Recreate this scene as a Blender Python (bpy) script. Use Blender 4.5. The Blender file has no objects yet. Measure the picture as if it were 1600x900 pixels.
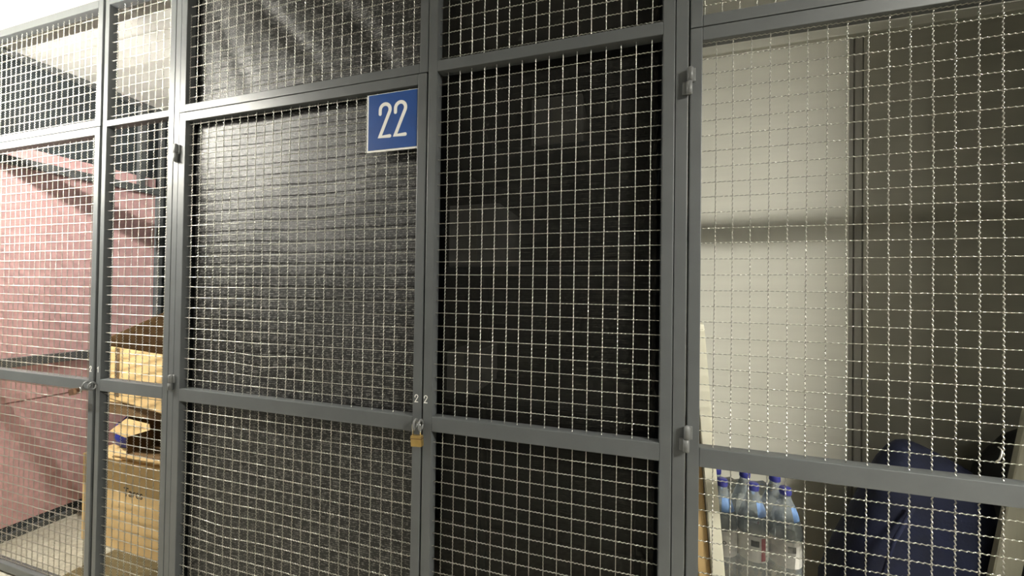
import bpy, bmesh, math, random
import numpy as np
from mathutils import Vector, Matrix

random.seed(7); rng = np.random.default_rng(7)
scene = bpy.context.scene
COL = scene.collection
PI = math.pi

# ------------------------------------------------------------------ camera
cam_d = bpy.data.cameras.new('camera'); cam = bpy.data.objects.new('camera', cam_d); COL.objects.link(cam)
cam_d.sensor_width = 36.0; cam_d.lens = 36.0 * 599.6 / 1600.0; cam_d.clip_start = 0.02; cam_d.clip_end = 60
right = Vector((0.9594029, 0.28168466, 0.01413615)); down = Vector((0.01046557, 0.01453106, -0.99983965)); fwd = Vector((-0.2818449, 0.959397, 0.01099315))
m = Matrix.Identity(4)
for r in range(3):
    m[r][0] = right[r]; m[r][1] = -down[r]; m[r][2] = -fwd[r]
m[0][3], m[1][3], m[2][3] = 0.5365, -1.0858, 1.3490
cam.matrix_world = m
scene.camera = cam

# ------------------------------------------------------------------ world, exposure
w = bpy.data.worlds.new('world'); scene.world = w; w.use_nodes = True
w.node_tree.nodes['Background'].inputs[0].default_value = (0.9, 0.95, 1.0, 1)
w.node_tree.nodes['Background'].inputs[1].default_value = 0.004
scene.view_settings.view_transform = 'Standard'; scene.view_settings.look = 'None'
scene.view_settings.gamma = 1.0; scene.view_settings.use_curve_mapping = False
scene.view_settings.exposure = 0.0
LAMP_LEFT = 800.0       # emission of the strip lamp left of the view
LAMP_RIGHT = 370.0      # emission of the strip lamp right of the view

# ------------------------------------------------------------------ materials
MATS = {}
def mat(name, col, rough=0.5, metal=0.0, var=0.0, vscale=8.0, bump=0.0, bscale=200.0, stretch=(1, 1, 1), spec=0.5, col2=None, detail=4.0, coat=0.0):
    if name in MATS: return MATS[name]
    mt = bpy.data.materials.new(name); mt.use_nodes = True
    nt = mt.node_tree; N = nt.nodes; L = nt.links
    b = N['Principled BSDF']
    b.inputs['Base Color'].default_value = (*col, 1); b.inputs['Roughness'].default_value = rough; b.inputs['Metallic'].default_value = metal
    b.inputs['Specular IOR Level'].default_value = spec; b.inputs['Coat Weight'].default_value = coat
    tc = N.new('ShaderNodeTexCoord'); mp = N.new('ShaderNodeMapping'); mp.inputs['Scale'].default_value = stretch
    L.new(tc.outputs['Object'], mp.inputs['Vector'])
    if var > 0 or col2:
        n = N.new('ShaderNodeTexNoise'); n.inputs['Scale'].default_value = vscale; n.inputs['Detail'].default_value = detail
        L.new(mp.outputs[0], n.inputs['Vector'])
        cr = N.new('ShaderNodeValToRGB')
        c2 = col2 if col2 else tuple(c * (1 - var) for c in col)
        c1 = col if col2 else tuple(min(1, c * (1 + var)) for c in col)
        cr.color_ramp.elements[0].position = 0.35; cr.color_ramp.elements[0].color = (*c2, 1)
        cr.color_ramp.elements[1].position = 0.65; cr.color_ramp.elements[1].color = (*c1, 1)
        L.new(n.outputs['Fac'], cr.inputs[0]); L.new(cr.outputs[0], b.inputs['Base Color'])
    if bump > 0:
        n2 = N.new('ShaderNodeTexNoise'); n2.inputs['Scale'].default_value = bscale; n2.inputs['Detail'].default_value = 3
        L.new(mp.outputs[0], n2.inputs['Vector'])
        bp = N.new('ShaderNodeBump'); bp.inputs['Strength'].default_value = bump; bp.inputs['Distance'].default_value = 0.002
        L.new(n2.outputs['Fac'], bp.inputs['Height']); L.new(bp.outputs[0], b.inputs['Normal'])
    MATS[name] = mt
    return mt

M_FRAME = mat('grey_satin_paint', (0.098, 0.105, 0.108), 0.43, var=0.05, vscale=14, bump=0.05, bscale=260, spec=0.55)
M_WIRE = mat('galvanised_wire', (0.52, 0.51, 0.465), 0.33, metal=1.0, var=0.08, vscale=60)
M_HINGE = mat('hinge_paint', (0.16, 0.165, 0.165), 0.4, var=0.1, vscale=40)
M_STEEL = mat('bright_steel', (0.6, 0.6, 0.58), 0.25, metal=1.0)
M_BRASS = mat('brass', (0.62, 0.43, 0.16), 0.35, metal=0.85, var=0.1, vscale=60)
M_COPPER = mat('worn_copper', (0.22, 0.12, 0.07), 0.45, metal=0.7, var=0.2, vscale=60)
M_BLUE = mat('sign_blue', (0.008, 0.060, 0.26), 0.35, var=0.06, vscale=20)
M_WHITE = mat('white_paint', (0.85, 0.84, 0.8), 0.4)
M_CEIL = mat('ceiling_paint', (0.68, 0.67, 0.63), 0.75, var=0.03, vscale=5, bump=0.1, bscale=90)
M_WALL = mat('corridor_wall_paint', (0.10, 0.10, 0.10), 0.7, var=0.04, vscale=4)
M_DARKWALL = mat('dark_slate_wall', (0.045, 0.056, 0.062), 0.7, var=0.2, vscale=6, bump=0.1)
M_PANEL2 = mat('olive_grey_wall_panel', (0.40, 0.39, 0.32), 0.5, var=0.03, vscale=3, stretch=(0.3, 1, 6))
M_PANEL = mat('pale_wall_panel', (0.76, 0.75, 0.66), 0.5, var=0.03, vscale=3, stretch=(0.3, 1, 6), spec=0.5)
M_TRIM = mat('pale_trim', (0.66, 0.65, 0.57), 0.45)
M_JOINT = mat('panel_joint_profile', (0.30, 0.29, 0.25), 0.5)
M_FLOOR = mat('speckled_concrete', (0.46, 0.44, 0.36), 0.65, col2=(0.33, 0.31, 0.25), vscale=38, bump=0.25, bscale=120, detail=8)
M_PINK = mat('pink_insulation', (0.66, 0.40, 0.40), 0.75, var=0.10, vscale=26, bump=0.25, bscale=90)
M_CARD = mat('cardboard', (0.66, 0.46, 0.215), 0.75, var=0.06, vscale=10, stretch=(1, 1, 0.3), bump=0.08, bscale=60)
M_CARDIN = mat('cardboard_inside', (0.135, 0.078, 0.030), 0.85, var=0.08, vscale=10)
M_OLIVE = mat('dark_olive_cardboard', (0.13, 0.10, 0.045), 0.85, var=0.15, vscale=9)  # darker and more olive than the other cardboard
M_INK = mat('dark_ink', (0.03, 0.025, 0.02), 0.7)
M_BOARD = mat('white_laminate', (0.90, 0.87, 0.72), 0.45, var=0.04, vscale=12, stretch=(1, 1, 0.3))
M_NAVY = mat('navy_cloth', (0.0042, 0.0075, 0.030), 0.85, var=0.3, vscale=14, bump=0.4, bscale=120)
M_BLACKBAG = mat('black_cloth', (0.012, 0.012, 0.012), 0.7, var=0.2, vscale=20, bump=0.3)
M_PLANK = mat('grey_plank', (0.30, 0.29, 0.23), 0.6, var=0.08, vscale=8, stretch=(6, 6, 0.4))
M_BLUEBAG = mat('bright_blue_plastic', (0.02, 0.035, 0.30), 0.4, var=0.3, vscale=30, bump=0.5, bscale=60)
M_CAP = mat('blue_cap', (0.045, 0.05, 0.28), 0.4)
M_NECK = mat('pale_blue_label', (0.22, 0.38, 0.72), 0.45, var=0.1, vscale=40)
M_LABEL = mat('paper_label', (0.72, 0.70, 0.66), 0.55, var=0.05, vscale=30)
M_RED = mat('red_print', (0.42, 0.04, 0.06), 0.5)
M_PAPER = mat('pale_grey_carton', (0.60, 0.60, 0.57), 0.7, var=0.12, vscale=9)
M_LAMPBODY = mat('lamp_body', (0.75, 0.75, 0.73), 0.5)

def net_mat(name, dark, light, lo, hi, holes, spec=0.25):
    mt = bpy.data.materials.new(name); mt.use_nodes = True
    nt = mt.node_tree; N = nt.nodes; L = nt.links
    b = N['Principled BSDF']; out = N['Material Output']
    tc = N.new('ShaderNodeTexCoord')
    mp = N.new('ShaderNodeMapping'); mp.inputs['Scale'].default_value = (80, 80, 120); L.new(tc.outputs['Object'], mp.inputs['Vector'])
    n = N.new('ShaderNodeTexNoise'); n.inputs['Scale'].default_value = 1.0; n.inputs['Detail'].default_value = 3; n.inputs['Roughness'].default_value = 0.7
    L.new(mp.outputs[0], n.inputs['Vector'])
    wv = N.new('ShaderNodeTexWave'); wv.bands_direction = 'Z'; wv.inputs['Scale'].default_value = 45; wv.inputs['Distortion'].default_value = 2.0
    wv.inputs['Detail'].default_value = 2; wv.inputs['Detail Scale'].default_value = 3; L.new(tc.outputs['Object'], wv.inputs['Vector'])
    ma = N.new('ShaderNodeMath'); ma.operation = 'MULTIPLY_ADD'; ma.inputs[1].default_value = 0.16; L.new(wv.outputs['Fac'], ma.inputs[0]); L.new(n.outputs['Fac'], ma.inputs[2])
    cr = N.new('ShaderNodeValToRGB'); cr.color_ramp.elements[0].position = lo; cr.color_ramp.elements[0].color = (*dark, 1)
    cr.color_ramp.elements[1].position = hi; cr.color_ramp.elements[1].color = (*light, 1)
    L.new(ma.outputs[0], cr.inputs[0]); L.new(cr.outputs[0], b.inputs['Base Color'])
    b.inputs['Roughness'].default_value = 0.5; b.inputs['Specular IOR Level'].default_value = spec
    bp = N.new('ShaderNodeBump'); bp.inputs['Strength'].default_value = 0.8; bp.inputs['Distance'].default_value = 0.002
    L.new(ma.outputs[0], bp.inputs['Height']); L.new(bp.outputs[0], b.inputs['Normal'])
    tr = N.new('ShaderNodeBsdfTransparent'); mx = N.new('ShaderNodeMixShader'); mx.inputs[0].default_value = holes
    L.new(b.outputs[0], mx.inputs[1]); L.new(tr.outputs[0], mx.inputs[2]); L.new(mx.outputs[0], out.inputs['Surface'])
    return mt
M_NET = net_mat('black_shade_net', (0.003, 0.003, 0.003), (0.18, 0.176, 0.162), 0.60, 0.76, 0.03, 0.7)  # pale specks in the black colour paint in glints of the threads
M_NETFINE = net_mat('fine_black_shade_net', (0.004, 0.004, 0.0035), (0.030, 0.028, 0.022), 0.50, 0.85, 0.16)

def clear_mat(name, tint, glossy, rough, refracted_mix=0.0):
    mt = bpy.data.materials.new(name); mt.use_nodes = True
    nt = mt.node_tree; N = nt.nodes; L = nt.links
    N.remove(N['Principled BSDF']); out = N['Material Output']
    tr = N.new('ShaderNodeBsdfTransparent'); tr.inputs[0].default_value = (*tint, 1)
    gl = N.new('ShaderNodeBsdfGlossy'); gl.inputs['Roughness'].default_value = rough
    fr = N.new('ShaderNodeFresnel'); fr.inputs[0].default_value = 1.45
    mu = N.new('ShaderNodeMath'); mu.operation = 'MULTIPLY_ADD'; mu.inputs[1].default_value = 0.8; mu.inputs[2].default_value = glossy; L.new(fr.outputs[0], mu.inputs[0])
    tc = N.new('ShaderNodeTexCoord'); n = N.new('ShaderNodeTexNoise'); n.inputs['Scale'].default_value = 28; L.new(tc.outputs['Object'], n.inputs['Vector'])
    bp = N.new('ShaderNodeBump'); bp.inputs['Strength'].default_value = 0.65; bp.inputs['Distance'].default_value = 0.015; L.new(n.outputs['Fac'], bp.inputs['Height']); L.new(bp.outputs[0], gl.inputs['Normal'])
    mx = N.new('ShaderNodeMixShader'); L.new(mu.outputs[0], mx.inputs[0]); L.new(tr.outputs[0], mx.inputs[1]); L.new(gl.outputs[0], mx.inputs[2]); 
    df = N.new('ShaderNodeBsdfDiffuse'); df.inputs[0].default_value = (0.72, 0.80, 0.84, 1)  # pale diffuse share painted in for light refracted through the water
    mk = N.new('ShaderNodeMixShader'); mk.inputs[0].default_value = refracted_mix; L.new(mx.outputs[0], mk.inputs[1]); L.new(df.outputs[0], mk.inputs[2])
    L.new(mk.outputs[0], out.inputs['Surface'])
    return mt
M_BOTTLE = clear_mat('clear_bottle_plastic', (0.94, 0.965, 0.975), 0.05, 0.06, 0.25)
M_WRAP = clear_mat('clear_stretch_wrap', (0.98, 0.985, 0.99), 0.08, 0.05, 0.04)

def lamp_mat(name, e):
    mt = bpy.data.materials.new(name); mt.use_nodes = True
    b = mt.node_tree.nodes['Principled BSDF']
    b.inputs['Base Color'].default_value = (0.9, 0.9, 0.88, 1)
    b.inputs['Emission Color'].default_value = (1.0, 0.965, 0.86, 1); b.inputs['Emission Strength'].default_value = e
    return mt

# ------------------------------------------------------------------ helpers
def link(name, me, mt, parent=None):
    o = bpy.data.objects.new(name, me); COL.objects.link(o)
    if mt: 
        if len(me.materials) == 0: me.materials.append(mt)
    if parent is not None: o.parent = parent
    return o
def tag(o, label, cat, group=None, kind=None):
    o['label'] = label
    if cat: o['category'] = cat
    if group: o['group'] = group
    if kind: o['kind'] = kind
    return o
def empty(name, loc=(0, 0, 0)):
    o = bpy.data.objects.new(name, None); COL.objects.link(o); o.location = loc; o.empty_display_size = 0.05
    return o
def localise(o, parent):
    # parts are modelled in world coordinates; give them their place under an empty that stands elsewhere
    o.parent = parent; o.location = -parent.location if parent.parent is None else (0, 0, 0)
    return o
def mesh_bm(bm, name, smooth=False):
    me = bpy.data.meshes.new(name); bm.to_mesh(me); bm.free()
    if smooth:
        me.polygons.foreach_set('use_smooth', [True] * len(me.polygons))
    return me
def bm_box(bm, x0, x1, y0, y1, z0, z1, bev=0.0, rot=None):
    r = bmesh.ops.create_cube(bm, size=1.0)
    vs = r['verts']
    for v in vs:
        v.co = Vector(((x0 + x1) / 2 + v.co.x * (x1 - x0), (y0 + y1) / 2 + v.co.y * (y1 - y0), (z0 + z1) / 2 + v.co.z * (z1 - z0)))
    if bev > 0:
        es = list({e for v in vs for e in v.link_edges})
        bmesh.ops.bevel(bm, geom=es, offset=bev, segments=2, profile=0.6, affect='EDGES')
    return vs
def box(name, x0, x1, y0, y1, z0, z1, mt, parent=None, bev=0.0):
    bm = bmesh.new(); bm_box(bm, x0, x1, y0, y1, z0, z1, bev)
    o = link(name, mesh_bm(bm, name), mt)
    if parent is not None: localise(o, parent)
    return o
def poly_prism(name, pts, thick, mt, parent=None):
    """planar polygon (3D points) thickened along its normal"""
    p = [Vector(q) for q in pts]
    n = (p[1] - p[0]).cross(p[2] - p[0]).normalized() * thick
    k = len(p)
    vs = [tuple(q) for q in p] + [tuple(q + n) for q in p]
    fs = [tuple(range(k))[::-1], tuple(range(k, 2 * k))] + [(i, (i + 1) % k, k + (i + 1) % k, k + i) for i in range(k)]
    me = bpy.data.meshes.new(name); me.from_pydata(vs, [], fs); me.update()
    o = link(name, me, mt)
    if parent is not None: localise(o, parent)
    return o
def tube_path(bm, pts, rad, sides=8, closed=False, caps=True):
    pts = [Vector(p) for p in pts]; n = len(pts); rings = []
    prev = None
    for i, p in enumerate(pts):
        a = pts[(i - 1) % n] if (closed or i > 0) else p
        b = pts[(i + 1) % n] if (closed or i < n - 1) else p
        t = (b - a).normalized()
        if prev is None:
            u = t.orthogonal().normalized()
        else:
            u = (prev - t * prev.dot(t)).normalized()
        prev = u; v = t.cross(u)
        r = rad[i] if isinstance(rad, (list, tuple)) else rad
        rings.append([bm.verts.new(p + (u * math.cos(2 * PI * s / sides) + v * math.sin(2 * PI * s / sides)) * r) for s in range(sides)])
    for i in range(n if closed else n - 1):
        A, B = rings[i], rings[(i + 1) % n]
        for s in range(sides): bm.faces.new((A[s], A[(s + 1) % sides], B[(s + 1) % sides], B[s]))
    if caps and not closed:
        bm.faces.new(rings[0][::-1]); bm.faces.new(rings[-1])
def tube(name, pts, rad, mt, parent=None, sides=8, closed=False):
    bm = bmesh.new(); tube_path(bm, pts, rad, sides, closed)
    o = link(name, mesh_bm(bm, name, True), mt)
    if parent is not None: localise(o, parent)
    return o
def lathe_bm(bm, prof, cx, cy, cz, seg=24, cap=True):
    rings = [[bm.verts.new((cx + r * math.cos(2 * PI * s / seg), cy + r * math.sin(2 * PI * s / seg), cz + z)) for s in range(seg)] for r, z in prof]
    for A, B in zip(rings, rings[1:]):
        for s in range(seg): bm.faces.new((A[s], A[(s + 1) % seg], B[(s + 1) % seg], B[s]))
    if cap: bm.faces.new(rings[0][::-1]); bm.faces.new(rings[-1])
def stroke(name, path, width, y, thick, mt, parent=None):
    """flat round-ended stroke in the XZ plane, facing -y"""
    p = [Vector((a, b)) for a, b in path]; Ls, Rs = [], []
    for i, q in enumerate(p):
        t = (p[min(i + 1, len(p) - 1)] - p[max(i - 1, 0)]).normalized(); n = Vector((-t.y, t.x))
        # mitre at corners
        if 0 < i < len(p) - 1:
            t1 = (p[i] - p[i - 1]).normalized(); c = max(0.45, abs(t.dot(t1))); k = 1 / c
        else: k = 1
        Ls.append(q + n * width / 2 * k); Rs.append(q - n * width / 2 * k)
    def cap(c, t, n):
        return [c + (n * math.cos(a) + t * math.sin(a)) * width / 2 for a in [PI * j / 6 for j in range(1, 6)]]
    t0 = (p[0] - p[1]).normalized(); t1 = (p[-1] - p[-2]).normalized()
    endc = cap(p[-1], t1, Vector((-t1.y, t1.x)))
    stc = cap(p[0], t0, Vector((-t0.y, t0.x)))
    bm = bmesh.new()
    def vv(q, yy): return bm.verts.new((q.x, yy, q.y))
    Lf = [vv(q, y) for q in Ls]; Rf = [vv(q, y) for q in Rs]
    for i in range(len(p) - 1): bm.faces.new((Lf[i], Lf[i + 1], Rf[i + 1], Rf[i]))
    e = [vv(q, y) for q in endc]; bm.faces.new([Lf[-1]] + e + [Rf[-1]])
    s = [vv(q, y) for q in stc]; bm.faces.new([Rf[0]] + s + [Lf[0]])
    bmesh.ops.recalc_face_normals(bm, faces=bm.faces)
    r = bmesh.ops.extrude_face_region(bm, geom=list(bm.faces))
    for g in r['geom']:
        if isinstance(g, bmesh.types.BMVert): g.co.y -= thick
    bmesh.ops.recalc_face_normals(bm, faces=bm.faces)
    o = link(name, mesh_bm(bm, name), mt)
    if parent is not None: localise(o, parent)
    return o
def digit_two(x, z, w_, h_):
    r = w_ / 2; cx = x + r; cz = z + h_ - r
    pts = [(x, cz - 0.12 * h_)] + [(cx + r * math.cos(a), cz + r * math.sin(a)) for a in np.linspace(PI, -0.35, 14)]
    pts += [(x + 0.0 * w_, z), (x + w_, z)]
    # finer steps down the diagonal keep the bend clean
    a = pts[-3]; b = pts[-2]
    return pts[:-2] + [(a[0] + (b[0] - a[0]) * t, a[1] + (b[1] - a[1]) * t) for t in (0.5, 1.0)] + [pts[-1]]

# crimped woven wire panels --------------------------------------------------------
PITCH = 0.04; WAVES = 3.5; RAD = 0.00140; AMP = 0.0018
def wire_grid(name, x0, x1, z0, z1, xref, zref, parent, seg=4, sides=4, y=0.0, dents=()):
    xs = [xref + PITCH * i for i in range(math.ceil((x0 - xref) / PITCH), math.floor((x1 - xref) / PITCH) + 1)]
    zs = [zref + PITCH * i for i in range(math.ceil((z0 - zref) / PITCH), math.floor((z1 - zref) / PITCH) + 1)]
    V = []; F = []; base = 0
    step = PITCH / WAVES / seg
    ang = np.arange(sides) * 2 * PI / sides + PI / 4
    def add(axis, c, idx):
        nonlocal base
        a0, a1 = (z0, z1) if axis == 'v' else (x0, x1)
        ref = zref if axis == 'v' else xref
        k0 = math.floor((a0 - ref) / step); k1 = math.ceil((a1 - ref) / step)
        t = ref + np.arange(k0, k1 + 1) * step
        t = np.clip(t, a0, a1)
        ph = 2 * PI * WAVES * (t - ref) / PITCH + PI * idx
        yy = y + AMP * np.cos(ph) * (-1 if axis == 'v' else 1)
        jit = rng.normal(0, 0.0006)
        n = len(t)
        lat = c + jit + 0.0008 * np.sin(t * 5 + rng.uniform(0, 6))
        ring = np.zeros((n, sides, 3))
        if axis == 'v':
            ring[:, :, 0] = lat[:, None] + RAD * np.cos(ang)[None]; ring[:, :, 1] = yy[:, None] + RAD * np.sin(ang)[None]; ring[:, :, 2] = t[:, None]
        else:
            ring[:, :, 2] = lat[:, None] + RAD * np.cos(ang)[None]; ring[:, :, 1] = yy[:, None] + RAD * np.sin(ang)[None]; ring[:, :, 0] = t[:, None]
        for (dx, dz, sx, sz, ax, az) in dents:
            g = np.exp(-((ring[:, :, 0] - dx) / sx) ** 2 - ((ring[:, :, 2] - dz) / sz) ** 2)
            ring[:, :, 0] += ax * g; ring[:, :, 2] += az * g
        V.append(ring.reshape(-1, 3))
        i = np.arange(n - 1)[:, None] * sides; s = np.arange(sides)[None]
        a = base + i + s; b = base + i + (s + 1) % sides
        f = np.stack([a, b, b + sides, a + sides], -1).reshape(-1, 4)
        F.append(f); base += n * sides
    for i, x in enumerate(xs): add('v', x, i + round((xs[0] - xref) / PITCH))
    for k, z in enumerate(zs): add('h', z, k + round((zs[0] - zref) / PITCH))
    V = np.concatenate(V); F = np.concatenate(F)
    me = bpy.data.meshes.new(name)
    me.vertices.add(len(V)); me.vertices.foreach_set('co', V.astype(np.float32).ravel())
    me.loops.add(F.size); me.loops.foreach_set('vertex_index', F.astype(np.int32).ravel())
    me.polygons.add(len(F)); me.polygons.foreach_set('loop_start', np.arange(0, F.size, 4, dtype=np.int32))
    me.polygons.foreach_set('use_smooth', np.ones(len(F), dtype=bool))
    me.update(calc_edges=True)
    o = link(name, me, M_WIRE); o['kind'] = 'stuff'
    localise(o, parent)
    return o

YF, YB = -0.016, 0.018
def member(name, x0, x1, z0, z1, parent, y0=YF, y1=YB):
    return box(name, x0, x1, y0, y1, z0, z1, M_FRAME, parent, bev=0.0022)

def to_mesh(o):
    bpy.context.view_layer.update()
    me = bpy.data.meshes.new_from_object(o.evaluated_get(bpy.context.evaluated_depsgraph_get()))
    n = link(o.name + '_m', me, M_INK); n.rotation_euler = o.rotation_euler; nm = o.name
    bpy.data.objects.remove(o); n.name = nm
    return n
# ------------------------------------------------------------------ the setting
CEIL = 2.588
XL, XR, YC = -6.0, 5.2, -1.75
def struct(o, label=None):
    o['kind'] = 'structure'
    if label: o['label'] = label
    return o
struct(box('floor', XL, XR, YC, 1.05, -0.06, 0.0, M_FLOOR), 'beige speckled concrete floor under the storage cages')
struct(box('ceiling', XL, XR, YC, 1.05, CEIL, CEIL + 0.06, M_CEIL), 'off-white painted ceiling above the cage fronts')
struct(box('wall_back', XL, XR, 1.0, 1.06, 0, CEIL, M_DARKWALL), 'dark slate wall at the back of the cages')
struct(box('wall_front', XL, XR, YC - 0.06, YC, 0, CEIL, M_WALL), 'plain corridor wall opposite the cages')
struct(box('wall_left', XL - 0.06, XL, YC, 1.05, 0, CEIL, M_WALL), 'corridor end wall far left')
struct(box('wall_right', XR, XR + 0.06, YC, 1.05, 0, CEIL, M_WALL), 'corridor end wall far right')
# pale panelled lining at the back of the right cage
lin = struct(empty('wall_lining', (1.5, 0.99, 0)), 'pale grey panelled lining on the back wall of the right cage')
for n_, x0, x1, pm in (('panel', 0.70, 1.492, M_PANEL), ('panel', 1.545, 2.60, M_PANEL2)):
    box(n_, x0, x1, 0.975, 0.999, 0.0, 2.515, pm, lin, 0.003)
box('joint_profile', 1.492, 1.512, 0.984, 0.999, 0, 2.515, M_JOINT, lin, 0.002)
box('joint_profile', 1.514, 1.543, 0.978, 0.999, 0, 2.515, M_JOINT, lin, 0.004)
box('cornice', 0.70, 2.60, 0.955, 0.999, 2.515, 2.552, M_TRIM, lin, 0.004)
box('cornice', 0.70, 2.60, 0.965, 0.999, 2.554, CEIL - 0.001, M_TRIM, lin, 0.004)

# ------------------------------------------------------------------ strip lamps of the corridor
def strip_lamp(x0, x1, y, zd, hw, hh, label, e, mname):
    t = empty('strip_lamp', ((x0 + x1) / 2, y, zd)); gap = 0.008 if hw < 0.02 else 0.001
    if gap > 0.005:
        for xx in (x0, x1 - 0.02): box('tube_holder', xx, xx + 0.02, y - hw, y + hw, zd + hh, zd + hh + gap, M_LAMPBODY, t)
    box('housing', x0 - 0.03, x1 + 0.03, y - hw - 0.028, y + hw + 0.028, zd + hh + gap, min(zd + hh + 0.05, CEIL - 0.001), M_LAMPBODY, t, 0.004)
    bm = bmesh.new(); bm_box(bm, x0, x1, y - hw, y + hw, zd, zd + hh, min(0.006, hw * 0.5))
    localise(link('diffuser', mesh_bm(bm, 'diffuser'), lamp_mat(mname, e)), t)
    if zd + hh + 0.05 < CEIL - 0.01:
        for xx in (x0 + 0.15, x1 - 0.15):
            tube('hanger', [(xx, y, zd + hh + 0.05), (xx, y, CEIL)], 0.006, M_LAMPBODY, t)
    tag(t, label, 'lamp')
strip_lamp(-3.95, -2.75, -0.63, 2.300, 0.008, 0.016, 'white strip lamp over the corridor beyond the pink-lined cage', LAMP_LEFT, 'lamp_glow_warm')
strip_lamp(-2.60, -1.40, -0.63, 2.300, 0.008, 0.016, 'white strip lamp over the corridor in front of the cardboard boxes', LAMP_LEFT, 'lamp_glow_cream')
strip_lamp(2.25, 3.05, -1.26, 2.515, 0.09, 0.025, 'flat white ceiling lamp over the corridor by the right cage', LAMP_RIGHT, 'lamp_glow_soft')

# ------------------------------------------------------------------ cage fronts
def post(x0, x1, label):
    o = box('cage_post', x0, x1, YF + 0.001, 0.03, 0.0, CEIL - 0.001, M_FRAME, None, 0.0022)
    tag(o, label, 'post', 'upright posts between the cages')
post(-1.1805, -1.1525, 'grey square steel post left of the door numbered 22')
post(0.6580, 0.6885, 'grey square steel post left of the cage door with the water bottles')
post(-2.640, -2.608, 'grey square steel post at the pink-lined end of the left cage')
post(1.904, 1.934, 'grey square steel post closing the right cage door')

ZT0, ZT1 = 2.553, 2.587          # top rail
def hinge(parent, x, z0, z1, side):
    zm = z0 + (z1 - z0) * 0.48
    bm = bmesh.new()
    lathe_bm(bm, [(0.002, 0), (0.0075, 0.002), (0.0075, zm - z0 - 0.001), (0.005, zm - z0)], x - 0.001 * side, YF - 0.009, z0, 14)
    lathe_bm(bm, [(0.005, 0), (0.0075, 0.001), (0.0075, z1 - zm - 0.004), (0.003, z1 - zm)], x + 0.001 * side, YF - 0.009, zm, 14)
    bm_box(bm, x - 0.016, x, YF - 0.006, YF + 0.001, z0 + 0.003, zm, 0.001)
    bm_box(bm, x, x + 0.014, YF - 0.006, YF + 0.001, zm, z1 - 0.003, 0.001)
    localise(link('hinge', mesh_bm(bm, 'hinge', True), M_HINGE), parent)
def lug(parent, x, z, name='hasp_lug'):
    pts = [(x, YF - 0.004 - 0.0125 * (1 + math.cos(a)) + 0.002, z + 0.0155 * math.sin(a)) for a in np.linspace(-PI * 0.98, PI * 0.98, 20)]
    tube(name, pts, 0.0032, M_HINGE, parent, 8)

# full leaf door
def cage_door(x0, x1, xi0, xi1, zmid, zrefs, xref, label, seg=4, dents=()):
    t = empty('cage_door', ((x0 + x1) / 2, 0, 0))
    tag(t, label, 'door', 'hinged mesh doors of the cages')
    zt, zi = 2.0345, 2.0005
    member('stile', x0, xi0, 0.012, zt, t); member('stile', xi1, x1, 0.012, zt, t)
    member('rail', xi0, xi1, zi, zt, t); member('rail', xi0, xi1, zmid[0], zmid[1], t); member('rail', xi0, xi1, 0.012, 0.046, t)
    wire_grid('wire_mesh', xi0 - 0.004, xi1 + 0.004, zmid[1] - 0.004, zi + 0.004, xref, zrefs[0], t, seg, dents=dents)
    wire_grid('wire_mesh', xi0 - 0.004, xi1 + 0.004, 0.04, zmid[0] + 0.004, xref, zrefs[1], t, seg, dents=dents)
    return t
def transom(x0, x1, xi0, xi1, zref, xref, label, seg=4):
    t = empty('transom_panel', ((x0 + x1) / 2, 0, 2.0365))
    tag(t, label, 'panel', 'fixed mesh panels above the cage doors')
    zb = 2.066
    member('stile', x0, xi0, 2.0365, ZT1, t); member('stile', xi1, x1, 2.0365, ZT1, t)
    member('rail', xi0, xi1, 2.0365, zb, t); member('rail', xi0, xi1, ZT0, ZT1, t)
    wire_grid('wire_mesh', xi0 - 0.004, xi1 + 0.004, zb - 0.004, ZT0 + 0.004, xref, zref, t, seg)
    return t
def side_panel(x0, x1, xi0, xi1, zup, zmid, zrefs, xref, label, seg=4):
    t = empty('mesh_panel', ((x0 + x1) / 2, 0, 0))
    tag(t, label, 'panel', 'fixed full-height mesh panels beside the doors')
    member('stile', x0, xi0, 0.0, ZT1, t); member('stile', xi1, x1, 0.0, ZT1, t)
    member('rail', xi0, xi1, ZT0, ZT1, t); member('rail', xi0, xi1, zup[0], zup[1], t); member('rail', xi0, xi1, zmid[0], zmid[1], t); member('rail', xi0, xi1, 0.0, 0.036, t)
    wire_grid('wire_mesh', xi0 - 0.004, xi1 + 0.004, zup[1] - 0.004, ZT0 + 0.004, xref, zrefs[0], t, seg)
    wire_grid('wire_mesh', xi0 - 0.004, xi1 + 0.004, zmid[1] - 0.004, zup[0] + 0.004, xref, zrefs[1], t, seg)
    wire_grid('wire_mesh', xi0 - 0.004, xi1 + 0.004, 0.03, zmid[0] + 0.004, xref, zrefs[2], t, seg)
    return t

dL = cage_door(-2.603, -1.629, -2.572, -1.660, (0.903, 0.948), (1.987, 0.853), -1.738, 'grey mesh cage door in front of the pink wall, with a dark padlock')
transom(-2.603, -1.627, -2.572, -1.657, 2.081, -1.728, 'grey mesh panel under the ceiling above the left cage door')
pN = side_panel(-1.610, -1.182, -1.585, -1.2105, (2.029, 2.055), (0.908, 0.957), (2.558, 1.992, 0.855), -1.556, 'narrow grey mesh panel in front of the cardboard boxes')
d22 = cage_door(-1.1505, -0.0665, -1.117, -0.0970, (0.909, 0.957), (1.9915, 0.870), -1.0959, 'grey mesh cage door bearing the blue number sign 22',
                dents=((-0.735, 1.087, 0.09, 0.05, 0.006, -0.010), (-0.90, 0.46, 0.12, 0.09, 0.0, -0.012)))
transom(-1.1505, -0.0635, -1.121, -0.0920, 2.100, -0.2020 - 0.0004, 'grey mesh panel above the door numbered 22')
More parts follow.
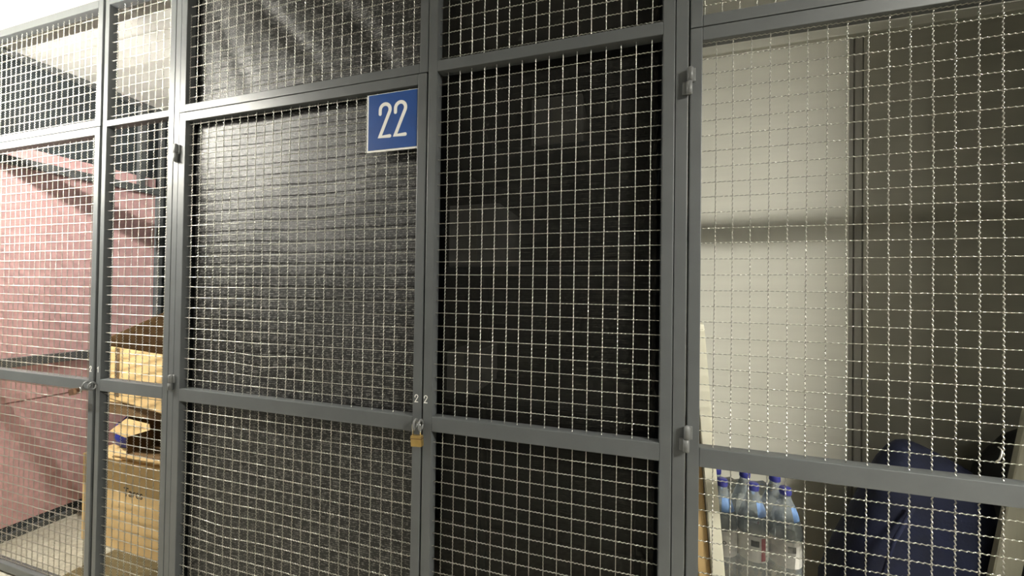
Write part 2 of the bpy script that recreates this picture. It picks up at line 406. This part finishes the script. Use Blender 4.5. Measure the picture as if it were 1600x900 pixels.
pM = side_panel(-0.0605, 0.6565, -0.0300, 0.6270, (2.033, 2.067), (0.916, 0.962), (2.120, 2.000, 0.878), 0.0, 'wide grey mesh panel backed with black net, right of the brass padlock')
dR = cage_door(0.6930, 1.900, 0.7215, 1.872, (0.914, 0.962), (2.0003, 0.880), 0.7557, 'grey mesh cage door in front of the water bottles', seg=6)
transom(0.6930, 1.900, 0.7215, 1.872, 2.098, 0.7680, 'grey mesh panel above the door of the water bottle cage')
pR = side_panel(1.938, 2.620, 1.968, 2.590, (2.033, 2.067), (0.916, 0.962), (2.120, 2.000, 0.878), 1.98, 'mesh panel beyond the right cage door, outside the view')

for z0, z1 in ((1.861, 1.932), (0.950, 1.018)): hinge(dR, 0.6905, z0, z1, 1)
for z0, z1 in ((1.840, 1.911), (0.949, 1.011)): hinge(d22, -1.1530, z0, z1, 1)
for d_, x in ((d22, -0.0765), (pM, -0.0590)): lug(d_, x, 0.938)
for d_, x in ((dL, -1.640), (pN, -1.604)): lug(d_, x, 0.930)
# small painted numerals beside the locks
for d_, x in ((d22, -0.0885), (pM, -0.0560)):
    o = stroke('painted_numeral', digit_two(x, 1.003, 0.010, 0.022), 0.0026, YF - 0.0001, 0.0004, M_WHITE, d_); o['label'] = 'small white painted 2'
o = stroke('painted_numeral', digit_two(-1.6515, 0.986, 0.010, 0.022), 0.0030, YF - 0.0001, 0.0004, M_WHITE, dL); o['label'] = 'small white painted 2'
o = stroke('painted_numeral', [(-1.604, 1.002), (-1.598, 1.008), (-1.598, 0.997), (-1.598, 0.986)], 0.0030, YF - 0.0001, 0.0004, M_WHITE, pN); o['label'] = 'small white painted 1'

# ------------------------------------------------------------------ number sign
sg = empty('number_sign', (-0.1925, -0.010, 1.802))
tag(sg, 'square blue sign with white border and white number 22', 'sign')
box('plate', -0.287, -0.0985, -0.010, -0.006, 1.802, 1.993, M_WHITE, sg, 0.0008)
box('blue_field', -0.2815, -0.1010, -0.0112, -0.0098, 1.8085, 1.9905, M_BLUE, sg, 0.0003)
for x in (-0.2365, -0.1795):
    stroke('digit', digit_two(x, 1.850, 0.037, 0.106), 0.0115, -0.0113, 0.0006, M_WHITE, sg)

# ------------------------------------------------------------------ padlocks
def padlock(name, label, mt, w_, h_, d_, sh):
    t = empty(name); tag(t, label, 'padlock')
    bm = bmesh.new(); bm_box(bm, -w_ / 2, w_ / 2, -d_ / 2, d_ / 2, -h_, 0, 0.0022)
    b = link('body', mesh_bm(bm, 'body'), mt, t)
    r = w_ * 0.36
    pts = [(-r, 0, -0.004), (-r, 0, sh - r)] + [(-r * math.cos(a), 0, sh - r + r * math.sin(a)) for a in np.linspace(0.3, PI - 0.3, 7)] + [(r, 0, sh - r), (r, 0, -0.004)]
    bm = bmesh.new(); tube_path(bm, pts, 0.0030, 8); link('shackle', mesh_bm(bm, 'shackle', True), M_STEEL, t)
    bm = bmesh.new(); bm_box(bm, -w_ / 2 - 0.0003, w_ / 2 + 0.0003, -d_ / 2 - 0.0003, d_ / 2 + 0.0003, -h_ * 0.30, -h_ * 0.24); link('groove', mesh_bm(bm, 'groove'), M_COPPER, b)
    return t
pk = padlock('padlock', 'small brass padlock with steel shackle on the door numbered 22', M_BRASS, 0.037, 0.033, 0.015, 0.040)
pk.location = (-0.0705, -0.0325, 0.9065); pk.rotation_euler = (0, math.radians(-4), 0)
pk2 = padlock('padlock', 'worn dark padlock hanging sideways on the left cage door', M_COPPER, 0.026, 0.060, 0.018, 0.046)
pk2.location = (-1.672, -0.046, 0.908); pk2.rotation_euler = (math.radians(10), math.radians(76), 0)

# ------------------------------------------------------------------ black nets hung behind the mesh of cage 22
def net(x0, x1, z0, z1, y, mt, label, amp=0.004, folds=(), parent_label=None):
    nx = int((x1 - x0) / 0.02) + 1; nz = int((z1 - z0) / 0.02) + 1
    V = []; F = []
    ph = [rng.uniform(0, 6) for _ in range(6)]
    for k in range(nz + 1):
        for i in range(nx + 1):
            x = x0 + (x1 - x0) * i / nx; z = z0 + (z1 - z0) * k / nz
            d = amp * (math.sin(7 * x + 3 * z + ph[0]) + 0.6 * math.sin(15 * x - 9 * z + ph[1]) + 0.5 * math.sin(21 * z + 4 * x + ph[2])) / 2
            for (ax, az, ux, uz, wd, hh) in folds:
                s_ = (x - ax) * uz - (z - az) * ux
                l_ = (x - ax) * ux + (z - az) * uz
                d += hh * math.exp(-(s_ / wd) ** 2) * math.exp(-(l_ / 0.25) ** 2)
            V.append((x, y + max(d, -0.004), z))
    for k in range(nz):
        for i in range(nx):
            a = k * (nx + 1) + i; F.append((a, a + 1, a + nx + 2, a + nx + 1))
    me = bpy.data.meshes.new('shade_net'); me.from_pydata(V, [], F); me.update()
    me.polygons.foreach_set('use_smooth', [True] * len(F))
    o = link('shade_net', me, mt)
    tag(o, label, 'net', 'black nets hung behind the cage mesh')
    return o
net(-1.105, -0.105, 0.05, 1.995, 0.022, M_NET, 'black speckled shade net hung behind the door numbered 22')
net(-1.110, -0.100, 2.07, 2.545, 0.024, M_NET, 'black creased shade net in the panel above the door numbered 22', 0.006,
    folds=((-0.72, 2.35, 0.7, -0.7, 0.03, 0.018), (-0.55, 2.42, 0.8, -0.6, 0.025, 0.014), (-0.30, 2.2, 0.6, -0.8, 0.03, 0.012), (-0.95, 2.30, 0.5, -0.85, 0.03, 0.012)))
net(-0.022, 0.619, 0.045, 2.545, 0.036, M_NETFINE, 'fine black shade net hung behind the wide mesh panel', 0.004)
net(1.976, 2.582, 0.045, 2.545, 0.036, M_NET, 'unseen black shade net added behind the mesh panel outside the view to shade the right cage', 0.004)  # unseen net, put here to block lamp light from the back wall's right part
# pale cartons standing just behind the fine net
def carton(x0, x1, z0, z1, label):
    t = empty('carton', ((x0 + x1) / 2, 0.06, z0)); tag(t, label, 'carton', 'pale cartons behind the fine net')
    box('body', x0, x1, 0.060, 0.30, z0, z1, M_PAPER, t, 0.004)
    box('tape', (x0 + x1) / 2 - 0.012, (x0 + x1) / 2 + 0.012, 0.0594, 0.061, z0 + 0.004, z1 - 0.004, M_TRIM, t)
carton(-0.018, 0.155, 1.43, 1.63, 'pale carton showing through the net at the left, at mid height')
carton(-0.018, 0.075, 1.02, 1.155, 'small pale carton showing through the net low at the left')
carton(0.255, 0.410, 1.80, 1.945, 'dim pale carton showing through the net near the top')
# open shelves that carry them
sh = empty('shelf_rack', (0.25, 0.2, 0)); tag(sh, 'dark metal shelf rack behind the fine net', 'shelf')
for z in (1.019, 1.429, 1.799): box('shelf_board', -0.02, 0.60, 0.056, 0.42, z - 0.020, z, M_DARKWALL, sh, 0.002)
for x in (-0.02, 0.58):
    for y in (0.33, 0.40): box('upright', x, x + 0.02, y, y + 0.02, 0, 2.0, M_DARKWALL, sh)

# ------------------------------------------------------------------ partitions between cages
def partition(x, label, mt):
    t = empty('cage_partition', (x, 0.5, 0)); tag(t, label, 'partition', 'sheet partitions between the cages')
    box('sheet', x - 0.004, x + 0.004, 0.034, 0.998, 0.01, CEIL - 0.002, mt, t)
    for z in (0.01, 0.93, 2.02, 2.55): box('rail', x - 0.012, x + 0.012, 0.033, 0.998, z, z + 0.03, M_FRAME, t, 0.002)
partition(-1.166, 'grey sheet partition between the boxes and the net-lined cage', M_DARKWALL)
partition(0.672, 'grey sheet partition behind the leaning white board', M_DARKWALL)
partition(2.640, 'unseen grey sheet partition added to keep lamp light out of the right cage', M_DARKWALL)  # unseen, added to cut lamp light entering the cage from the right
# left side partition with the pink lining
sp = empty('side_partition', (-2.585, 0.5, 0)); tag(sp, 'grey framed side partition of the left cage in front of pink boards', 'partition')
for z0, z1 in ((0.0, 0.030), (0.912, 0.962), (1.985, 2.031), (2.556, 2.586)): box('rail', -2.600, -2.572, 0.034, 0.775, z0, z1, M_FRAME, sp, 0.002)
for y0, y1 in ((0.655, 0.690), (0.775, 0.800), (0.93, 0.965)): box('upright', -2.600, -2.572, y0, y1, 2.031 if y0 < 0.7 else 0.0, 2.556 if y0 < 0.7 else 2.586, M_FRAME, sp, 0.002)
box('dark_sheet', -2.668, -2.652, 0.034, 0.995, 2.03, 2.586, M_DARKWALL, sp)  # dark sheet stands in for the unlit neighbouring cage above the boards
box('dark_sheet', -2.625, -2.604, 0.80, 0.995, 0.0, 2.586, M_DARKWALL, sp)
def pink(z0, z1, x, label, y1=0.768):
    o = box('insulation_board', x - 0.04, x, 0.034, y1, z0, z1, M_PINK, None, 0.004)
    tag(o, label, 'insulation board', 'pink boards lining the left cage')
pink(0.062, 0.718, -2.606, 'lower pink insulation board near the floor of the left cage')
pink(0.722, 2.098, -2.602, 'tall pink insulation board filling the left cage wall')
box_b = box('skirting', -2.650, -2.606, 0.034, 0.77, 0.0, 0.058, M_DARKWALL); struct(box_b); box_b.name = 'baseboard_left'

# ------------------------------------------------------------------ cardboard boxes in the left cage
def rotz(pts, c, a):
    ca, sa = math.cos(a), math.sin(a)
    return [(c[0] + (x - c[0]) * ca - (y - c[1]) * sa, c[1] + (x - c[0]) * sa + (y - c[1]) * ca, z) for x, y, z in pts]
# lower closed carton
lb = empty('cardboard_box', (-1.90, 0.42, 0)); tag(lb, 'large closed cardboard box at the bottom of the stack, standing on the floor', 'box', 'stacked cardboard boxes')
box('body', -2.235, -1.560, 0.250, 0.640, 0.0, 0.452, M_CARD, lb, 0.006)
for y0, y1 in ((0.250, 0.443), (0.447, 0.640)): box('top_flap', -2.235, -1.560, y0, y1, 0.4525, 0.4565, M_CARD, lb)
tx = bpy.data.curves.new('box_print', 'FONT'); tx.body = 'Tares'; tx.size = 0.062; tx.extrude = 0.0003
tx.materials.append(M_INK); to = bpy.data.objects.new('box_print', tx); COL.objects.link(to); to.location = (-2.02, 0.2490, 0.318); to.rotation_euler = (PI / 2, 0, 0); 
to = to_mesh(to); to.parent = lb; to.location = Vector((-1.905, 0.2490, 0.285)) - lb.location
# middle carton lying on its side, mouth to the front
mb = empty('cardboard_box', (-1.88, 0.45, 0.457)); tag(mb, 'cardboard box lying open towards the front, in the middle of the stack', 'box', 'stacked cardboard boxes')
x0, x1, y0, y1, z0, z1 = -1.985, -1.50, 0.30, 0.66, 0.458, 0.735
box('bottom_wall', x0, x1, y0, y1, z0, z0 + 0.005, M_CARDIN, mb); box('top_wall', x0 - 0.215, x1, y0, y1, z1 - 0.005, z1, M_CARD, mb); box('hanging_flap', x0 - 0.215, x1, y0, y0 + 0.004, z1 - 0.068, z1 - 0.0055, M_CARDIN, mb)
box('back_wall', x0, x1, y1 - 0.005, y1, z0 + 0.005, z1 - 0.005, M_CARDIN, mb)
box('side_wall', x0, x0 + 0.005, y0, y1, z0 + 0.005, z1 - 0.005, M_CARDIN, mb); box('side_wall', x1 - 0.005, x1, y0, y1, z0 + 0.005, z1 - 0.005, M_CARDIN, mb)
poly_prism('front_flap', [(x0, y0, z0 + 0.004), (x1, y0, z0 + 0.004), (x1, y0 - 0.085, z0 + 0.045), (x0 + 0.05, y0 - 0.085, z0 + 0.035)], 0.004, M_CARD, mb)
poly_prism('inner_flap', [(-2.085, 0.285, 0.580), (-1.960, 0.285, 0.560), (-1.780, 0.285, 0.620), (-1.800, 0.292, 0.645), (-1.985, 0.300, 0.652)], 0.004, M_CARD, mb)
bb = bmesh.new(); bmesh.ops.create_icosphere(bb, subdivisions=3, radius=1.0)
for v in bb.verts:
    n = v.co.normalized(); k = 1 + 0.18 * math.sin(7 * n.x + 3) * math.cos(6 * n.z) + 0.1 * math.sin(11 * n.y + 9 * n.x)
    v.co = Vector((n.x * k * 0.070, n.y * k * 0.06, max(n.z * k, -0.85) * 0.085))
o = link('plastic_bag', mesh_bm(bb, 'plastic_bag', True), M_BLUEBAG); o.location = (-2.105, 0.385, 0.531)
tag(o, 'crumpled bright blue plastic bag lying left of the middle cardboard box', 'bag')
o = box('cardboard_mat', -1.95, -1.45, 0.045, 0.246, 0.0, 0.006, M_OLIVE, None, 0.001); tag(o, 'flat dark cardboard piece on the floor in front of the lowest box', 'cardboard')
# upper open carton
ub = empty('cardboard_box', (-1.86, 0.45, 0.736)); tag(ub, 'open-topped cardboard box with raised brown flap, on top of the stack', 'box', 'stacked cardboard boxes')
cz = (-1.88, 0.45); an = math.radians(-9)
A = rotz([(-2.215, 0.270, 0), (-1.545, 0.270, 0), (-1.545, 0.620, 0), (-2.215, 0.620, 0)], cz, an)
zb_, zt_ = 0.738, 1.022
def q3(i, z): return (A[i][0], A[i][1], z)
poly_prism('bottom_wall', [q3(0, zb_), q3(1, zb_), q3(2, zb_), q3(3, zb_)], 0.005, M_CARDIN, ub)
poly_prism('front_wall', [q3(1, zb_), q3(0, zb_), q3(0, zt_), q3(1, zt_)], 0.005, M_CARD, ub)
poly_prism('side_wall', [q3(2, zb_), q3(1, zb_), q3(1, zt_), q3(2, zt_)], 0.005, M_CARDIN, ub)
poly_prism('side_wall', [q3(0, zb_), q3(3, zb_), q3(3, zt_), q3(0, zt_)], 0.005, M_CARDIN, ub)
poly_prism('back_wall', [q3(3, zb_), q3(2, zb_), q3(2, zt_), q3(3, zt_)], 0.005, M_CARDIN, ub)
b3, b2 = q3(3, zt_), q3(2, zt_)
a0_ = q3(0, zt_)
poly_prism('raised_flap', [a0_, b3, (b3[0] - 0.015, b3[1] + 0.01, zt_ + 0.215), (a0_[0] - 0.005, a0_[1], zt_ + 0.030)], 0.005, M_CARDIN, ub)
poly_prism('back_flap', [b3, b2, (b2[0] - 0.02, b2[1] + 0.05, zt_ + 0.16), (b3[0] + 0.02, b3[1] + 0.05, zt_ + 0.16)], 0.005, M_CARDIN, ub)
t0 = Vector(q3(0, 0)); t1 = Vector(q3(1, 0)); dv = (t1 - t0).normalized(); nv = Vector((dv.y, -dv.x, 0)) * 0.0012
for off in (0.15,):
    p0 = t0 + dv * off + nv; p1 = t0 + dv * (off + 0.05) + nv
    poly_prism('tape', [(p0.x, p0.y, 0.76), (p1.x, p1.y, 0.76), (p1.x, p1.y, 1.02), (p0.x, p0.y, 1.02)], 0.0008, M_CARDIN, ub)

# ------------------------------------------------------------------ right cage contents
# carrier box (below the view) that holds the water bottles
cb = empty('carrier_box', (0.93, 0.29, 0)); tag(cb, 'plain cardboard box below the view that carries the water bottles', 'box')
box('body', 0.775, 1.080, 0.19, 0.395, 0.0, 0.4555, M_CARD, cb, 0.005)
for y0, y1 in ((0.19, 0.2915), (0.2935, 0.395)): box('top_flap', 0.775, 1.080, y0, y1, 0.456, 0.4595, M_CARD, cb)

BZ = 0.460
prof = [(0.030, 0), (0.040, 0.006), (0.041, 0.02), (0.041, 0.09), (0.0395, 0.10), (0.041, 0.11), (0.041, 0.195), (0.0405, 0.205), (0.037, 0.225), (0.030, 0.250), (0.022, 0.272), (0.0150, 0.290), (0.0140, 0.296), (0.0140, 0.306)]
wprof = [(0.029, 0.003), (0.0385, 0.008), (0.0395, 0.02), (0.0395, 0.195), (0.0355, 0.225), (0.028, 0.250), (0.020, 0.271)]
def lmesh(name, pf, seg=24, cap=True):
    bm = bmesh.new(); lathe_bm(bm, pf, 0, 0, 0, seg, cap); return mesh_bm(bm, name, True)
me_body = lmesh('body', prof, 24, False); me_body.materials.append(M_BOTTLE)
me_cap = lmesh('cap', [(0.0150, 0.300), (0.0158, 0.302), (0.0158, 0.316), (0.0145, 0.319)], 18); me_cap.materials.append(M_CAP)
me_lab = lmesh('label', [(0.0416, 0.105), (0.0416, 0.180)], 24, False); me_lab.materials.append(M_LABEL)
def arc_patch(name, pf, a0, a1, mt, n=10):
    V = []; F = []
    for r, z in pf:
        for i in range(n + 1):
            a = a0 + (a1 - a0) * i / n; V.append((r * math.cos(a), r * math.sin(a), z))
    for j in range(len(pf) - 1):
        for i in range(n): F.append((j * (n + 1) + i, j * (n + 1) + i + 1, (j + 1) * (n + 1) + i + 1, (j + 1) * (n + 1) + i))
    me = bpy.data.meshes.new(name); me.from_pydata(V, [], F); me.materials.append(mt); me.update()
    return me
me_neck = arc_patch('neck_label', [(0.0352, 0.234), (0.0302, 0.2515), (0.0225, 0.272)], math.radians(-90), math.radians(-15), M_NECK)
me_stripe = arc_patch('label_print', [(0.0420, 0.110), (0.0420, 0.176)], math.radians(-80), math.radians(-62), M_RED, 4)
me_mark = arc_patch('label_print', [(0.0420, 0.150), (0.0420, 0.168)], math.radians(-118), math.radians(-88), M_INK, 4)
spots = [(0.8330, 0.250, 'left'), (0.9175, 0.250, 'middle'), (1.0020, 0.250, 'right'), (0.8330, 0.3345, 'left'), (0.9175, 0.3345, 'middle'), (1.0020, 0.3345, 'right')]
for n_, (x, y, where) in enumerate(spots):
    t = empty('water_bottle', (x, y, BZ)); t.rotation_euler = (0, 0, math.radians((-14, 6, 18, -40, 30, 70)[n_]))
    row = 'front' if y < 0.3 else 'back'
    tag(t, f'clear water bottle with blue cap, {where} one of the {row} row', 'bottle', 'six-pack of water bottles')
    b = link('body', me_body, None, t); link('cap', me_cap, None, t); l = link('label', me_lab, None, t); link('neck_label', me_neck, None, b)
    if n_ in (1, 4): link('label_print', me_stripe, None, l)
    if n_ in (1, 2, 3): link('label_print', me_mark, None, l)
tx = bpy.data.curves.new('label_text', 'FONT'); tx.body = 'ico'; tx.size = 0.022; tx.extrude = 0.0002; tx.materials.append(M_INK)
to = bpy.data.objects.new('label_text', tx); COL.objects.link(to)
first = [o for o in bpy.data.objects if o.name == 'water_bottle'][0]
to = to_mesh(to); to.parent = first; to.location = (-0.012, -0.0425, 0.142); to.rotation_euler = (PI / 2, 0, math.radians(4))
# stretch wrap hugging the pack: rounded rectangle sections that close in towards the necks
bm = bmesh.new(); rings = []
for (hx, hy, z) in [(0.130, 0.090, 0.002), (0.1285, 0.0885, 0.06), (0.1285, 0.0885, 0.19), (0.122, 0.082, 0.225), (0.108, 0.066, 0.262), (0.099, 0.054, 0.285)]:
    ring = []
    for i in range(48):
        a = 2 * PI * i / 48; c, s_ = math.cos(a), math.sin(a); p = 5.0
        k = (abs(c) ** p + abs(s_) ** p) ** (-1 / p)
        ring.append(bm.verts.new((hx * c * k + rng.normal(0, 0.0010), hy * s_ * k + rng.normal(0, 0.0010), z + rng.normal(0, 0.002) * (z > 0.01))))
    rings.append(ring)
for A_, B_ in zip(rings, rings[1:]):
    for i in range(48): bm.faces.new((A_[i], A_[(i + 1) % 48], B_[(i + 1) % 48], B_[i]))
o = link('stretch_wrap', mesh_bm(bm, 'stretch_wrap', True), M_WRAP); o.location = (0.9175, 0.293, BZ)
tag(o, 'clear shiny stretch wrap around the six water bottles', 'plastic wrap')

# white board leaning left on its edge, brown cardboard sheet beside it
def leaning(name, xb, xt, th, y0, y1, z1, mt, label, cat, rnd=0.0):
    bm = bmesh.new()
    prof_ = [(y0, 0.0), (y1, 0.0), (y1, z1), (y0 + rnd, z1), (y0 + rnd * 0.3, z1 - rnd * 0.3), (y0, z1 - rnd)]
    A_ = [bm.verts.new((xb + (xt - xb) * z / z1, y, z)) for y, z in prof_]; B_ = [bm.verts.new((xb + th + (xt - xb) * z / z1, y, z)) for y, z in prof_]
    bm.faces.new(A_[::-1]); bm.faces.new(B_); k = len(A_)
    for i in range(k): bm.faces.new((A_[i], A_[(i + 1) % k], B_[(i + 1) % k], B_[i]))
    bmesh.ops.recalc_face_normals(bm, faces=bm.faces)
    bmesh.ops.bevel(bm, geom=list(bm.edges), offset=0.003, segments=2, affect='EDGES')
    o = link(name, mesh_bm(bm, name), mt); tag(o, label, cat); return o
leaning('white_board', 0.829, 0.723, 0.034, 0.130, 0.165, 1.268, M_BOARD, 'white laminate board leaning left beside the water bottles', 'board', 0.02)
cs = leaning('cardboard_sheet', 0.794, 0.712, 0.033, 0.142, 0.185, 0.985, M_CARD, 'brown cardboard sheet between the white board and the cage post', 'cardboard')

# navy cloth bag at the right: stacked sections
def sack(name, secs, mt, label, cat, seg=28, wob=0.06, seed=1):
    r_ = random.Random(seed); bm = bmesh.new(); rings = []
    ph = [r_.uniform(0, 6) for _ in range(4)]
    for (cx, cy, cz_, hx, hy) in secs:
        ring = []
        for i in range(seg):
            a = 2 * PI * i / seg; c, s_ = math.cos(a), math.sin(a); p = 3.0; k = (abs(c) ** p + abs(s_) ** p) ** (-1 / p)
            k *= 1 + wob * (math.sin(3 * a + ph[0] + 4 * cz_) * 0.5 + math.sin(7 * a + ph[1] - 6 * cz_) * 0.3)
            ring.append(bm.verts.new((cx + hx * c * k, cy + hy * s_ * k, cz_)))
        rings.append(ring)
    for A_, B_ in zip(rings, rings[1:]):
        for i in range(seg): bm.faces.new((A_[i], A_[(i + 1) % seg], B_[(i + 1) % seg], B_[i]))
    bm.faces.new(rings[0][::-1]); bm.faces.new(rings[-1])
    me = mesh_bm(bm, name, True); o = link(name, me, mt); tag(o, label, cat)
    return o
nb = sack('cloth_bag', [(1.48, 0.62, 0.0, 0.20, 0.13), (1.48, 0.62, 0.02, 0.23, 0.15), (1.49, 0.62, 0.30, 0.235, 0.15), (1.515, 0.62, 0.45, 0.215, 0.14), (1.535, 0.62, 0.60, 0.175, 0.12), (1.545, 0.62, 0.70, 0.150, 0.10), (1.540, 0.62, 0.77, 0.118, 0.07), (1.515, 0.62, 0.815, 0.065, 0.045), (1.500, 0.62, 0.838, 0.028, 0.025), (1.498, 0.62, 0.845, 0.008, 0.01)], M_NAVY,
     'large navy blue cloth bag slumped at the back of the right cage', 'bag', seed=3)
st = tube('strap', [(1.36, 0.47, 0.30), (1.34, 0.455, 0.42), (1.38, 0.465, 0.56), (1.45, 0.50, 0.66)], 0.006, M_NAVY, nb)
st.location = (0, 0, 0)
kb = sack('black_bag', [(1.95, 0.80, 0.0, 0.14, 0.12), (1.95, 0.80, 0.03, 0.17, 0.13), (1.96, 0.80, 0.5, 0.17, 0.13), (1.98, 0.80, 0.72, 0.14, 0.11), (2.00, 0.80, 0.83, 0.09, 0.08), (2.01, 0.80, 0.87, 0.05, 0.05), (2.02, 0.80, 0.88, 0.01, 0.01)], M_BLACKBAG,
     'black cloth bag standing behind the grey plank at the right', 'bag', seed=5)
ksx = tube('strap', [(1.91, 0.675, 0.50), (1.89, 0.665, 0.68), (1.95, 0.71, 0.82)], 0.008, M_BLACKBAG, kb); ksx.location = (0, 0, 0)
# grey planks leaning at the right edge
def plank(xb, xt, yb, yt, wd, th, h, label):
    bm = bmesh.new(); vs = []
    for z in (0, h):
        t = z / h
        for dx, dy in ((0, 0), (wd, 0), (wd, th), (0, th)): vs.append(bm.verts.new((xb + (xt - xb) * t + dx, yb + (yt - yb) * t + dy, z)))
    for f in ((3, 2, 1, 0), (4, 5, 6, 7), (0, 1, 5, 4), (1, 2, 6, 5), (2, 3, 7, 6), (3, 0, 4, 7)): bm.faces.new([vs[i] for i in f])
    bmesh.ops.bevel(bm, geom=list(bm.edges), offset=0.003, segments=1, affect='EDGES')
    o = link('wooden_plank', mesh_bm(bm, 'wooden_plank'), mt_plank); tag(o, label, 'plank', 'grey planks at the right')
mt_plank = M_PLANK
plank(1.525, 1.710, 0.44, 0.47, 0.065, 0.022, 1.02, 'pale grey plank leaning beside the navy bag')
plank(1.615, 1.790, 0.40, 0.46, 0.040, 0.022, 0.78, 'second grey plank at the far right edge, behind the mesh')

# twisted wire tie on the right door
tube('wire_tie', [(1.296, -0.006, 0.915 + 0.085), (1.303, -0.008, 1.008), (1.309, -0.004, 1.017), (1.314, 0.001, 1.027), (1.310, 0.005, 1.032)], 0.0016, M_WIRE)
tag(bpy.data.objects['wire_tie'], 'short twisted wire tie on the right door mesh above the middle rail', 'wire tie')
